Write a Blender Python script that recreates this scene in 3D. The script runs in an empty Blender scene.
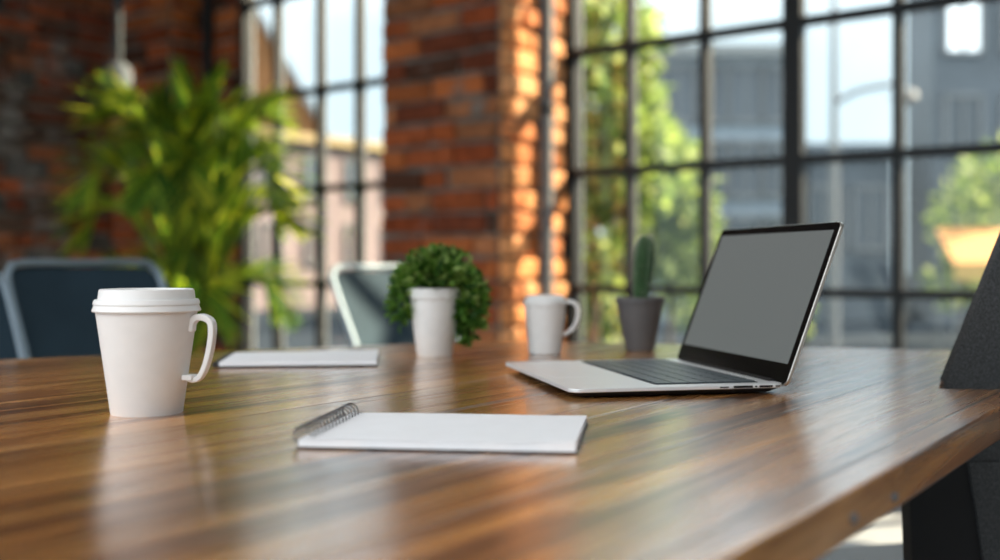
import bpy, bmesh, math, random
from mathutils import Vector, Matrix
R = random.Random(7)
D2R = math.pi/180
EYE = .905; TOP = .75; F = 1100.0; HY = 262.0
sc = bpy.context.scene
col = sc.collection

# ---------------------------------------------------------------- camera, sky, sun, exposure
cam_d = bpy.data.cameras.new('camera'); cam = bpy.data.objects.new('camera', cam_d); col.objects.link(cam)
cam.location = (0, 0, EYE); cam.rotation_euler = (math.pi/2, 0, 0)
cam_d.sensor_width = 36; cam_d.lens = 36*F/1000; cam_d.shift_y = -(280-HY)/1000
cam_d.clip_start = .02; cam_d.clip_end = 300
cam_d.dof.use_dof = True; cam_d.dof.focus_distance = 1.2; cam_d.dof.aperture_fstop = 2.3
sc.camera = cam
sc.view_settings.view_transform = 'Standard'; sc.view_settings.look = 'None'
sc.view_settings.exposure = 0.42; sc.view_settings.gamma = 1; sc.view_settings.use_curve_mapping = False

SUN_AZ = Vector((.948, .316)).normalized(); SUN_EL = 37*D2R
world = bpy.data.worlds.new('sky'); sc.world = world; world.use_nodes = True
nt = world.node_tree; nt.nodes.clear()
o_ = nt.nodes.new('ShaderNodeOutputWorld'); b_ = nt.nodes.new('ShaderNodeBackground')
tc = nt.nodes.new('ShaderNodeTexCoord'); sx = nt.nodes.new('ShaderNodeSeparateXYZ'); rp = nt.nodes.new('ShaderNodeValToRGB')
nz = nt.nodes.new('ShaderNodeTexNoise'); nz.inputs['Scale'].default_value = 3.0; nz.inputs['Detail'].default_value = 4
mxc = nt.nodes.new('ShaderNodeMix'); mxc.data_type = 'RGBA'; cr = nt.nodes.new('ShaderNodeValToRGB')
nt.links.new(tc.outputs['Generated'], sx.inputs[0]); nt.links.new(sx.outputs['Z'], rp.inputs[0])
rp.color_ramp.elements[0].position = 0; rp.color_ramp.elements[0].color = (.30, .36, .39, 1)
rp.color_ramp.elements[1].position = .62; rp.color_ramp.elements[1].color = (1, 1, 1, 1)
e2_ = rp.color_ramp.elements.new(.21); e2_.color = (.34, .41, .455, 1)
e_ = rp.color_ramp.elements.new(.31); e_.color = (.72, .80, .86, 1)
nt.links.new(tc.outputs['Generated'], nz.inputs['Vector']); nt.links.new(nz.outputs['Fac'], cr.inputs[0])
cr.color_ramp.elements[0].position = .42; cr.color_ramp.elements[1].position = .62
nt.links.new(cr.outputs['Color'], mxc.inputs['Factor']); nt.links.new(rp.outputs['Color'], mxc.inputs['A'])
mxc.blend_type = 'ADD'; mxc.inputs['B'].default_value = (.10, .09, .07, 1)
nt.links.new(mxc.outputs['Result'], b_.inputs['Color']); b_.inputs['Strength'].default_value = 2.4
nt.links.new(b_.outputs[0], o_.inputs[0])
sl = bpy.data.lights.new('sun', 'SUN'); sun = bpy.data.objects.new('sun', sl); col.objects.link(sun)
sl.energy = 20.0; sl.color = (1, .80, .56); sl.angle = 1.2*D2R
sd = Vector((SUN_AZ.x*math.cos(SUN_EL), SUN_AZ.y*math.cos(SUN_EL), math.sin(SUN_EL)))
sun.rotation_euler = sd.to_track_quat('Z', 'Y').to_euler(); sun.location = (8, 4, 8)

# ---------------------------------------------------------------- helpers
def at(px, py, Y):
    return Vector(((px-500)*Y/F, Y, EYE+(HY-py)*Y/F))
def tp(px, py, z=0.0):                       # point on the plane z above the table top
    Y = F*(EYE-TOP-z)/(py-HY)
    return Vector(((px-500)*Y/F, Y, TOP+z))

def mat(name, color, rough=.5, metal=0.0, spec=.5, noise=None, bump=None, emit=None, coat=0):
    m = bpy.data.materials.new(name); m.use_nodes = True; n = m.node_tree; p = n.nodes['Principled BSDF']
    p.inputs['Base Color'].default_value = (*color, 1); p.inputs['Roughness'].default_value = rough
    p.inputs['Metallic'].default_value = metal; p.inputs['Specular IOR Level'].default_value = spec
    p.inputs['Coat Weight'].default_value = coat
    c = n.nodes.new('ShaderNodeTexCoord')
    if noise:
        s, amt = noise; t = n.nodes.new('ShaderNodeTexNoise'); t.inputs['Scale'].default_value = s; t.inputs['Detail'].default_value = 5
        r = n.nodes.new('ShaderNodeValToRGB')
        r.color_ramp.elements[0].position = .3; r.color_ramp.elements[1].position = .7
        r.color_ramp.elements[0].color = (*[x*(1-amt) for x in color], 1); r.color_ramp.elements[1].color = (*[min(1, x*(1+amt)) for x in color], 1)
        n.links.new(c.outputs['Object'], t.inputs['Vector']); n.links.new(t.outputs['Fac'], r.inputs[0]); n.links.new(r.outputs[0], p.inputs['Base Color'])
    if bump:
        s, amt = bump; t = n.nodes.new('ShaderNodeTexNoise'); t.inputs['Scale'].default_value = s
        b = n.nodes.new('ShaderNodeBump'); b.inputs['Strength'].default_value = amt; b.inputs['Distance'].default_value = .002
        n.links.new(c.outputs['Object'], t.inputs['Vector']); n.links.new(t.outputs['Fac'], b.inputs['Height']); n.links.new(b.outputs[0], p.inputs['Normal'])
    if emit:
        p.inputs['Emission Color'].default_value = (*emit[:3], 1); p.inputs['Emission Strength'].default_value = emit[3]
    return m

def attr_mat(name, rough=.8, translucent=0.0, nscale=14, namt=.35, patch=None, spec=.3):
    m = bpy.data.materials.new(name); m.use_nodes = True; n = m.node_tree; p = n.nodes['Principled BSDF']
    p.inputs['Roughness'].default_value = rough; p.inputs['Specular IOR Level'].default_value = spec
    a = n.nodes.new('ShaderNodeAttribute'); a.attribute_name = 'Col'
    c = n.nodes.new('ShaderNodeTexCoord'); t = n.nodes.new('ShaderNodeTexNoise'); t.inputs['Scale'].default_value = nscale; t.inputs['Detail'].default_value = 6
    mr = n.nodes.new('ShaderNodeMapRange'); mr.inputs['From Min'].default_value = .3; mr.inputs['From Max'].default_value = .7
    mr.inputs['To Min'].default_value = 1-namt; mr.inputs['To Max'].default_value = 1+namt
    v = n.nodes.new('ShaderNodeVectorMath'); v.operation = 'SCALE'
    n.links.new(c.outputs['Object'], t.inputs['Vector']); n.links.new(t.outputs['Fac'], mr.inputs['Value'])
    n.links.new(a.outputs['Color'], v.inputs[0]); n.links.new(mr.outputs[0], v.inputs['Scale'])
    out = v.outputs[0]
    if patch:
        t2 = n.nodes.new('ShaderNodeTexNoise'); t2.inputs['Scale'].default_value = patch[1]; t2.inputs['Detail'].default_value = 7; t2.inputs['Roughness'].default_value = .65
        r2 = n.nodes.new('ShaderNodeValToRGB'); r2.color_ramp.elements[0].position = patch[2]; r2.color_ramp.elements[1].position = patch[2]+.08
        mx = n.nodes.new('ShaderNodeMix'); mx.data_type = 'RGBA'; mx.inputs['B'].default_value = (*patch[0], 1)
        n.links.new(c.outputs['Object'], t2.inputs['Vector']); n.links.new(t2.outputs['Fac'], r2.inputs[0])
        n.links.new(r2.outputs[0], mx.inputs['Factor']); n.links.new(out, mx.inputs['A']); out = mx.outputs['Result']
    n.links.new(out, p.inputs['Base Color'])
    if translucent:
        tr = n.nodes.new('ShaderNodeBsdfTranslucent'); ms = n.nodes.new('ShaderNodeMixShader'); ms.inputs[0].default_value = translucent
        n.links.new(out, tr.inputs['Color']); n.links.new(p.outputs[0], ms.inputs[1]); n.links.new(tr.outputs[0], ms.inputs[2])
        n.links.new(ms.outputs[0], n.nodes['Material Output'].inputs['Surface'])
    else:
        b = n.nodes.new('ShaderNodeBump'); b.inputs['Strength'].default_value = .6; b.inputs['Distance'].default_value = .01
        n.links.new(t.outputs['Fac'], b.inputs['Height']); n.links.new(b.outputs[0], p.inputs['Normal'])
    return m

def obj(name, bm, mats, parent=None, smooth=False, bevel=0, sub=0):
    me = bpy.data.meshes.new(name); bm.normal_update(); bm.to_mesh(me); bm.free()
    o = bpy.data.objects.new(name, me); col.objects.link(o)
    for m in (mats if isinstance(mats, (list, tuple)) else [mats]): me.materials.append(m)
    if smooth:
        for p in me.polygons: p.use_smooth = True
        me.set_sharp_from_angle(angle=.62)
    if bevel:
        b = o.modifiers.new('bevel', 'BEVEL'); b.width = bevel; b.segments = 3; b.limit_method = 'ANGLE'; b.angle_limit = .7
        b.harden_normals = False
    if sub:
        s = o.modifiers.new('sub', 'SUBSURF'); s.levels = sub; s.render_levels = sub
    if parent: o.parent = parent
    return o
def tag(o, label=None, cat=None, group=None, kind=None):
    if label: o['label'] = label
    if cat: o['category'] = cat
    if group: o['group'] = group
    if kind: o['kind'] = kind
    return o
def empty(name, loc=(0, 0, 0), rz=0, **k):
    o = bpy.data.objects.new(name, None); col.objects.link(o); o.location = loc; o.rotation_euler = (0, 0, rz)
    o.empty_display_size = .1
    return tag(o, **k)
def box(bm, c, s, M=None, mi=0):
    vs = []
    for i in (-1, 1):
        for j in (-1, 1):
            for k in (-1, 1):
                v = Vector((c[0]+i*s[0]/2, c[1]+j*s[1]/2, c[2]+k*s[2]/2))
                vs.append(bm.verts.new(M @ v if M is not None else v))
    fs = []
    for f in ((0, 1, 3, 2), (4, 6, 7, 5), (0, 4, 5, 1), (2, 3, 7, 6), (0, 2, 6, 4), (1, 5, 7, 3)):
        fc = bm.faces.new([vs[i] for i in f]); fc.material_index = mi; fs.append(fc)
    return fs
def lathe(prof, n=48, bm=None, c=(0, 0, 0)):
    bm = bm or bmesh.new(); rings = []
    for r, z in prof:
        rings.append([bm.verts.new((c[0]+r*math.cos(a*2*math.pi/n), c[1]+r*math.sin(a*2*math.pi/n), c[2]+z)) for a in range(n)])
    for a, b in zip(rings, rings[1:]):
        for i in range(n): bm.faces.new((a[i], a[(i+1) % n], b[(i+1) % n], b[i]))
    if prof[0][0] > 1e-4: bm.faces.new(rings[0][::-1])
    if prof[-1][0] > 1e-4: bm.faces.new(rings[-1])
    bmesh.ops.remove_doubles(bm, verts=bm.verts, dist=1e-6)
    return bm
def tube(bm, pts, r, n=8, closed=False, cap=True):
    pts = [Vector(p) for p in pts]; rr = r if isinstance(r, (list, tuple)) else [r]*len(pts)
    rings = []; up = None
    for i, p in enumerate(pts):
        a = pts[i-1] if i > 0 or closed else p; b = pts[(i+1) % len(pts)] if i < len(pts)-1 or closed else p
        t = (b-a).normalized()
        if up is None: up = t.orthogonal().normalized()
        up = (up - t*up.dot(t)); up = up.normalized() if up.length > 1e-6 else t.orthogonal().normalized()
        s = t.cross(up)
        rings.append([bm.verts.new(p+(up*math.cos(k*2*math.pi/n)+s*math.sin(k*2*math.pi/n))*rr[i]) for k in range(n)])
    pr = list(zip(rings, rings[1:]))
    if closed: pr.append((rings[-1], rings[0]))
    for a, b in pr:
        for k in range(n): bm.faces.new((a[k], a[(k+1) % n], b[(k+1) % n], b[k]))
    if cap and not closed: bm.faces.new(rings[0][::-1]); bm.faces.new(rings[-1])
    return bm
def prism(bm, poly, z0, z1):
    a = [bm.verts.new((p[0], p[1], z0)) for p in poly]; b = [bm.verts.new((p[0], p[1], z1)) for p in poly]
    bm.faces.new(a[::-1]); bm.faces.new(b); n = len(poly)
    for i in range(n): bm.faces.new((a[i], a[(i+1) % n], b[(i+1) % n], b[i]))
    bmesh.ops.recalc_face_normals(bm, faces=bm.faces)
    return bm
def rrect(x0, y0, x1, y1, r, n=6):
    out = []
    for cx, cy, a0 in ((x1-r, y1-r, 0), (x0+r, y1-r, 90), (x0+r, y0+r, 180), (x1-r, y0+r, 270)):
        for k in range(n+1):
            a = (a0+90*k/n)*D2R; out.append((cx+r*math.cos(a), cy+r*math.sin(a)))
    return out
def smooth_pts(P, n=6):                      # Catmull-Rom
    P = [Vector(p) for p in P]; Q = [P[0]*2-P[1]]+P+[P[-1]*2-P[-2]]; out = []
    for i in range(1, len(Q)-2):
        for k in range(n):
            t = k/n; a, b, c, d = Q[i-1:i+3]
            out.append(.5*((2*b)+(c-a)*t+(2*a-5*b+4*c-d)*t*t+(3*b-a-3*c+d)*t**3))
    out.append(P[-1]); return out

# ---------------------------------------------------------------- materials
M_brick = attr_mat('brick', .85, nscale=22, namt=.35, patch=((.17, .15, .135), 3.2, .60), spec=.2)
M_brick_old = attr_mat('old_brick', .9, nscale=18, namt=.4, patch=((.17, .155, .145), 2.8, .53), spec=.2)
M_mortar = mat('mortar', (.17, .15, .13), .95, noise=(9, .45), spec=.15)
M_plaster = mat('plaster', (.55, .53, .50), .9, noise=(3, .1))
M_ceil = mat('ceiling_paint', (.5, .48, .45), .9, noise=(2, .08))
M_floor = mat('polished_concrete', (.22, .235, .25), .5, noise=(1.6, .2), bump=(30, .1))
M_frame = mat('black_steel', (.006, .007, .008), .5, .0, .3)
M_pale = mat('pale_grey', (.22, .235, .24), .7, noise=(20, .2))  # pale grey; on the window bars it imitates their sunlit sides
M_pipe = mat('grey_conduit', (.16, .17, .18), .55, .3)
M_white = mat('white_card', (.82, .81, .80), .55, noise=(60, .02), bump=(300, .05), spec=.35)
M_lid = mat('white_plastic', (.84, .84, .84), .35, spec=.4)
M_paper = mat('paper', (.92, .94, .98), .8, spec=.2, noise=(40, .015))
M_dark = mat('dark_card', (.015, .016, .02), .6)
M_wire = mat('dark_wire', (.09, .09, .095), .35, .8)
M_alu = mat('aluminium', (.84, .86, .88), .40, .45, bump=(900, .03))
M_alu_edge = mat('aluminium_edge', (.60, .58, .55), .3, .9)
M_black = mat('black_gloss', (.005, .0045, .0045), .25, spec=.1)
M_blackm = mat('black_matt', (.012, .012, .013), .6, spec=.3)
M_key = mat('key_plastic', (.05, .07, .085), .4, spec=.5)
M_screen = mat('screen', (.035, .037, .037), .35, spec=.3, emit=(.080, .088, .087, 1.0))
M_greypot = mat('grey_ceramic', (.10, .097, .10), .5, noise=(30, .08))
M_cactus = mat('cactus_skin', (.022, .070, .018), .6, noise=(60, .3))
M_spine = mat('cactus_spine', (.55, .55, .42), .6)
M_soil = mat('soil', (.03, .02, .014), .95, noise=(80, .4), bump=(90, 1))
M_terra = mat('terracotta', (.35, .13, .06), .8, noise=(12, .2))
M_leaf = attr_mat('leaf', .5, .55, nscale=9, namt=.2, spec=.4)
M_stem = mat('stem', (.12, .16, .04), .6, noise=(30, .3))
M_bark = mat('bark', (.07, .05, .035), .9, noise=(20, .4), bump=(25, 1))
M_chair = mat('slate_shell', (.024, .044, .062), .8, noise=(6, .12), spec=.12)
M_chrome = mat('satin_steel', (.22, .28, .33), .5, .6)
M_mesh = None
def glass_mat():
    m = bpy.data.materials.new('window_glass'); m.use_nodes = True; n = m.node_tree; n.nodes.clear()
    o = n.nodes.new('ShaderNodeOutputMaterial'); t = n.nodes.new('ShaderNodeBsdfTransparent'); g = n.nodes.new('ShaderNodeBsdfGlossy'); x = n.nodes.new('ShaderNodeMixShader')
    t.inputs[0].default_value = (.93, .96, .96, 1); g.inputs['Roughness'].default_value = .03; g.inputs['Color'].default_value = (1, 1, 1, 1)
    f = n.nodes.new('ShaderNodeLayerWeight'); pw = n.nodes.new('ShaderNodeMath'); pw.operation = 'POWER'; pw.inputs[1].default_value = 5
    ma = n.nodes.new('ShaderNodeMath'); ma.operation = 'MULTIPLY_ADD'; ma.inputs[1].default_value = .6; ma.inputs[2].default_value = .03
    n.links.new(f.outputs['Facing'], pw.inputs[0]); n.links.new(pw.outputs[0], ma.inputs[0]); n.links.new(ma.outputs[0], x.inputs[0]); n.links.new(t.outputs[0], x.inputs[1]); n.links.new(g.outputs[0], x.inputs[2]); n.links.new(x.outputs[0], o.inputs[0])
    return m
M_glass = glass_mat()
def mesh_fabric():
    m = bpy.data.materials.new('mesh_fabric'); m.use_nodes = True; n = m.node_tree; p = n.nodes['Principled BSDF']
    c = n.nodes.new('ShaderNodeTexCoord'); w = n.nodes.new('ShaderNodeTexVoronoi'); w.inputs['Scale'].default_value = 650
    r = n.nodes.new('ShaderNodeValToRGB'); r.color_ramp.elements[0].color = (.010, .011, .012, 1); r.color_ramp.elements[1].color = (.075, .079, .083, 1)
    r.color_ramp.elements[0].position = .25; r.color_ramp.elements[1].position = .75
    n.links.new(c.outputs['Object'], w.inputs['Vector']); n.links.new(w.outputs['Distance'], r.inputs[0]); n.links.new(r.outputs[0], p.inputs['Base Color'])
    p.inputs['Roughness'].default_value = .7
    return m
M_mesh = mesh_fabric()
def wood_mat(side=False):
    m = bpy.data.materials.new('varnished_wood'); m.use_nodes = True; n = m.node_tree; p = n.nodes['Principled BSDF']; L = n.links.new
    c = n.nodes.new('ShaderNodeTexCoord')
    def mapped(scale, off=(0, 0, 0)):
        q = n.nodes.new('ShaderNodeMapping'); q.inputs['Scale'].default_value = scale; q.inputs['Location'].default_value = off; L(c.outputs['Object'], q.inputs['Vector']); return q.outputs[0]
    def math_(op, a, b=None, v=None):
        q = n.nodes.new('ShaderNodeMath'); q.operation = op; L(a, q.inputs[0])
        if b is not None: L(b, q.inputs[1])
        if v is not None: q.inputs[1].default_value = v
        return q.outputs[0]
    def ramp(f, st):
        q = n.nodes.new('ShaderNodeValToRGB'); L(f, q.inputs[0])
        while len(q.color_ramp.elements) < len(st): q.color_ramp.elements.new(.5)
        for e, (po, cc) in zip(q.color_ramp.elements, st): e.position = po; e.color = (*cc, 1)
        return q.outputs[0]
    sp = n.nodes.new('ShaderNodeSeparateXYZ'); L(c.outputs['Object'], sp.inputs[0])
    PW = .145
    pl = math_('FLOOR', math_('MULTIPLY', sp.outputs['Y'], v=1/PW))
    wn = n.nodes.new('ShaderNodeTexWhiteNoise'); wn.noise_dimensions = '1D'; L(pl, wn.inputs['W'])
    # grain, offset per plank
    cb = n.nodes.new('ShaderNodeCombineXYZ'); L(math_('MULTIPLY', wn.outputs['Value'], v=9), cb.inputs[0]); L(math_('MULTIPLY', wn.outputs['Value'], v=5), cb.inputs[2])
    ad = n.nodes.new('ShaderNodeVectorMath'); ad.operation = 'ADD'; L(mapped((1.5, 30, 30)), ad.inputs[0]); L(cb.outputs[0], ad.inputs[1])
    g1 = n.nodes.new('ShaderNodeTexNoise'); g1.inputs['Scale'].default_value = 1.0; g1.inputs['Detail'].default_value = 8; g1.inputs['Roughness'].default_value = .62; g1.inputs['Distortion'].default_value = .6
    L(ad.outputs[0], g1.inputs['Vector'])
    g2 = n.nodes.new('ShaderNodeTexNoise'); g2.inputs['Scale'].default_value = 1.0; g2.inputs['Detail'].default_value = 5; L(mapped((7, 170, 60)), g2.inputs['Vector'])
    g3 = n.nodes.new('ShaderNodeTexNoise'); g3.inputs['Scale'].default_value = 1.0; g3.inputs['Detail'].default_value = 3; L(mapped((1.3, 5, 5), (3, 1, 0)), g3.inputs['Vector'])
    base = ramp(g1.outputs['Fac'], [(.32, (.035, .014, .006)), (.40, (.16, .06, .018)), (.50, (.37, .155, .042)), (.62, (.58, .28, .085)), (.78, (.68, .39, .16))])
    mul = math_('ADD', math_('MULTIPLY', g2.outputs['Fac'], v=.8), math_('MULTIPLY', wn.outputs['Value'], v=.32))
    mul = math_('ADD', mul, math_('MULTIPLY', g3.outputs['Fac'], v=.8)); 
    q = n.nodes.new('ShaderNodeMath'); q.operation = 'MULTIPLY_ADD'; L(mul, q.inputs[0]); q.inputs[1].default_value = 2.1; q.inputs[2].default_value = -.86
    v = n.nodes.new('ShaderNodeVectorMath'); v.operation = 'SCALE'; L(base, v.inputs[0]); L(q.outputs[0], v.inputs['Scale'])
    # plank seams
    fr = math_('FRACT', math_('MULTIPLY', sp.outputs['Y'], v=1/PW)); ds = math_('MULTIPLY', math_('ABSOLUTE', math_('SUBTRACT', fr, v=.5)), v=2)
    seam = n.nodes.new('ShaderNodeMapRange'); L(ds, seam.inputs['Value']); seam.inputs['From Min'].default_value = .972; seam.inputs['From Max'].default_value = .992
    mx = n.nodes.new('ShaderNodeMix'); mx.data_type = 'RGBA'; L(seam.outputs[0], mx.inputs['Factor']); L(v.outputs[0], mx.inputs['A']); mx.inputs['B'].default_value = (.03, .015, .008, 1)
    L(mx.outputs['Result'], p.inputs['Base Color'])
    rr = n.nodes.new('ShaderNodeMapRange'); L(g1.outputs['Fac'], rr.inputs['Value']); rr.inputs['From Min'].default_value = .3; rr.inputs['From Max'].default_value = .7
    rr.inputs['To Min'].default_value = .34; rr.inputs['To Max'].default_value = .20
    L(rr.outputs[0], p.inputs['Roughness'])
    hgt = math_('SUBTRACT', math_('ADD', math_('MULTIPLY', g1.outputs['Fac'], v=1.0), math_('MULTIPLY', g2.outputs['Fac'], v=.45)), math_('MULTIPLY', seam.outputs[0], v=1.0))
    bp = n.nodes.new('ShaderNodeBump'); bp.inputs['Strength'].default_value = .35; bp.inputs['Distance'].default_value = .0016; L(hgt, bp.inputs['Height']); L(bp.outputs[0], p.inputs['Normal'])
    p.inputs['Specular IOR Level'].default_value = .7; p.inputs['Coat Weight'].default_value = .85; p.inputs['Coat IOR'].default_value = 1.65; p.inputs['Coat Roughness'].default_value = .19; L(bp.outputs[0], p.inputs['Coat Normal'])
    return m
M_wood = wood_mat()

# ---------------------------------------------------------------- brickwork
BR = [(.29, .070, .020), (.22, .048, .015), (.35, .10, .030), (.12, .030, .013), (.26, .064, .021), (.30, .115, .05), (.07, .027, .015)]
BROLD = [(.20, .050, .020), (.12, .032, .016), (.15, .040, .017), (.06, .034, .024), (.055, .05, .047), (.21, .072, .033), (.08, .028, .016)]
U = Vector((.786, -.618, 0)).normalized(); NIN = Vector((-.618, -.786, 0)).normalized(); P0 = Vector((.33, 5.2, 0)); UP = Vector((0, 0, 1))
def W(t, h, z=0): return P0+U*t+NIN*h+UP*z
def brick_face(bm, O, d, nrm, width, z0, z1, ch=.104, bl=.31, pal=BR, cl=None, seed=1, rough=.012):
    r = random.Random(seed); nrows = max(1, round((z1-z0)/ch)); ch = (z1-z0)/nrows
    for i in range(nrows):
        x = -(i % 2)*bl*.5 - (.07 if i % 3 == 0 else 0)
        while x < width:
            L = bl*(r.choice((.5, 1, 1, 1, 1.05)))
            a, b = max(0, x)+.006+r.random()*.004, min(width, x+L)-.006-r.random()*.004
            x += L
            if b-a < .03: continue
            za = z0+i*ch+.008+r.random()*.004; zb = z0+(i+1)*ch-.008-r.random()*.004
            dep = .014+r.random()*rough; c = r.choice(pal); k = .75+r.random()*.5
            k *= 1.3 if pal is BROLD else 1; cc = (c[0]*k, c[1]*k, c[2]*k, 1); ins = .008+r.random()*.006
            j = lambda: (r.random()-.5)*.013
            q = [(a+j(), za+j()), (b+j(), za+j()), (b+j(), zb+j()), (a+j(), zb+j())]
            back = [bm.verts.new(O+d*u+UP*w-nrm*.01) for u, w in q]
            mid = [bm.verts.new(O+d*u+UP*w+nrm*(dep-.007)) for u, w in q]
            um, wm = (a+b)/2, (za+zb)/2
            fr = [bm.verts.new(O+d*(u+(ins if u < um else -ins))+UP*(w+(ins if w < wm else -ins))+nrm*(dep+j()*.4)) for u, w in q]
            fs = [bm.faces.new(fr)]
            for A, B in ((back, mid), (mid, fr)):
                for s in range(4): fs.append(bm.faces.new((A[s], A[(s+1) % 4], B[(s+1) % 4], B[s])))
            for f in fs:
                f.material_index = 1
                for lp in f.loops: lp[cl] = cc
def slab(bm, a, b, thick_dir, th, z0, z1):
    v = [a, b, b+thick_dir*th, a+thick_dir*th]
    lo = [bm.verts.new(p+UP*z0) for p in v]; hi = [bm.verts.new(p+UP*z1) for p in v]
    bm.faces.new(lo); bm.faces.new(hi)
    for i in range(4): bm.faces.new((lo[i], lo[(i+1) % 4], hi[(i+1) % 4], hi[i]))
def new_brick():
    bm = bmesh.new(); return bm, bm.loops.layers.float_color.new('Col')
def fin_brick(name, bm, m=None):
    bmesh.ops.recalc_face_normals(bm, faces=bm.faces)
    return tag(obj(name, bm, [M_mortar, m or M_brick]), kind='structure')

H = 3.7; SILL = .24; HEAD = 3.05; TL0, TL1 = -2.44, -.98; TR0, TR1 = -.02, 3.3; TEND = 5.2; TPW = -3.45
# window wall: brick between, under and over the two windows
bm, cl = new_brick()
for t0, t1, z0, z1, s in ((TPW, TL0, 0, H, 1), (TL1, TR0, 0, H, 2), (TR1, TEND, 0, H, 3), (TL0, TL1, 0, SILL, 4), (TL0, TL1, HEAD, H, 5), (TR0, TR1, 0, SILL, 6), (TR0, TR1, HEAD, H, 7)):
    slab(bm, W(t0, 0), W(t1, 0), -NIN, .10, z0, z1)
    if s != 3: brick_face(bm, W(t0, 0), U, NIN, t1-t0, z0, z1, cl=cl, seed=s)
fin_brick('wall_window', bm)
# big brick pillar between the windows
PH = .50; PW_ = .73; PT = -.03
bm, cl = new_brick()
slab(bm, W(-PW_, 0.001), W(PT, 0.001), NIN, PH, 0, H)
brick_face(bm, W(-PW_, PH), U, NIN, PW_+PT, 0, H, cl=cl, seed=11, rough=.022)
brick_face(bm, W(PT, PH), -NIN, U, PH, 0, H, cl=cl, seed=12, rough=.022, bl=.27, pal=[(.62, .27, .11), (.68, .33, .15), (.55, .22, .08), (.62, .29, .13), (.45, .16, .06)])  # sunward side: sunlight painted in with a paler brick palette
brick_face(bm, W(-PW_, PH), -NIN, -U, PH, 0, H, cl=cl, seed=13, rough=.022)
fin_brick('wall_pillar', bm)
# pilaster in the left corner
bm, cl = new_brick()
slab(bm, W(-3.42, 0.001), W(-2.80, 0.001), NIN, .24, 0, H)
brick_face(bm, W(-3.42, .24), U, NIN, .62, 0, H, cl=cl, seed=21, rough=.02)
brick_face(bm, W(-2.80, .24), -NIN, U, .24, 0, H, cl=cl, seed=22, rough=.02)
fin_brick('wall_pilaster', bm)
# left wall, old weathered brick
bm, cl = new_brick()
A = W(-3.45, 0); LW = 6.6
slab(bm, A, A+NIN*LW, -U, .3, 0, H)
brick_face(bm, A, NIN, U, LW, 0, H, ch=.11, bl=.27, pal=BROLD, cl=cl, seed=31, rough=.03)
fin_brick('wall_left', bm, M_brick_old)
# floor, ceiling, far right wall
def quadslab(name, pts, z0, z1, m):
    bm = bmesh.new(); prism(bm, [(p.x, p.y) for p in pts], z0, z1); return tag(obj(name, bm, m), kind='structure')
c0, c1, c2, c3 = W(-3.45, -.1), W(TEND, -.1), W(TEND, 8.2), W(-3.45, 8.2); c4, c5 = W(TEND, 5.3), W(-3.45, 5.3)
quadslab('floor', (c0, c1, c2, c3), -.12, 0, M_floor)
quadslab('ceiling', (c0, c1, c4, c5), H, H+.15, M_ceil)  # stops short behind the camera, shaped to let sky light in
bm = bmesh.new(); slab(bm, W(TEND, 0), W(TEND, 8), U, .2, 0, H); bmesh.ops.recalc_face_normals(bm, faces=bm.faces)
tag(obj('wall_right', bm, M_plaster), kind='structure')

# ---------------------------------------------------------------- windows
def window(name, t0, t1, z0, z1, vs, hs, thick):
    root = tag(empty(name, W((t0+t1)/2, 0, 0)), kind='structure')
    inv = Matrix.Translation(-root.location)
    Mx = inv @ Matrix(((U.x, NIN.x, 0, P0.x), (U.y, NIN.y, 0, P0.y), (0, 0, 1, 0), (0, 0, 0, 1)))
    bm = bmesh.new(); w = .045
    for c, s in (((t0+w/2, -.03, (z0+z1)/2), (w, .07, z1-z0)), ((t1-w/2, -.03, (z0+z1)/2), (w, .07, z1-z0)),
                 (((t0+t1)/2, -.03, z0+w/2), (t1-t0, .068, w)), (((t0+t1)/2, -.03, z1-w/2), (t1-t0, .068, w))): box(bm, c, s, Mx)
    obj('window_frame', bm, M_frame, root)
    bm = bmesh.new()
    for t in vs:
        ww = .082 if t in thick else .034
        b2 = bmesh.new(); box(b2, (t, -.02, (z0+z1)/2), (ww, .05, z1-z0-.02), Mx); obj('mullion', b2, M_frame, root)
        box(bm, (t, -.053, (z0+z1)/2), (ww*.7, .014, z1-z0-.02), Mx)
    for z in hs:
        b2 = bmesh.new(); box(b2, ((t0+t1)/2, -.021, z), (t1-t0-.02, .048, .036), Mx); obj('transom', b2, M_frame, root)
        box(bm, ((t0+t1)/2, -.062, z), (t1-t0-.02, .03, .022), Mx)
    box(bm, (t0+w*.4, -.076, (z0+z1)/2), (w*.8, .022, z1-z0), Mx); box(bm, (t1-w*.4, -.076, (z0+z1)/2), (w*.8, .022, z1-z0), Mx)
    obj('sunlit_bar_strips', bm, M_pale, root)  # added strips whose pale colour paints sunlight on the bars' sides
    bm = bmesh.new(); box(bm, ((t0+t1)/2, -.05, (z0+z1)/2), (t1-t0-.06, .006, z1-z0-.06), Mx); obj('window_panes', bm, M_glass, root)
def t_of(px):
    k = (px-500)/F; return (k*P0.y-P0.x)/(U.x-k*U.y)
HS = [.78, 1.325, 1.89, 2.47]
TH = t_of(792)
vr = [t_of(628), t_of(703), TH, t_of(897), t_of(1021), t_of(1175), 2.95]
window('window_1', TR0, TR1, SILL, HEAD, vr, HS, [TH])
window('window_2', TL0, TL1, SILL, HEAD, [t_of(275), t_of(318), t_of(357)], HS, [])
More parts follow.
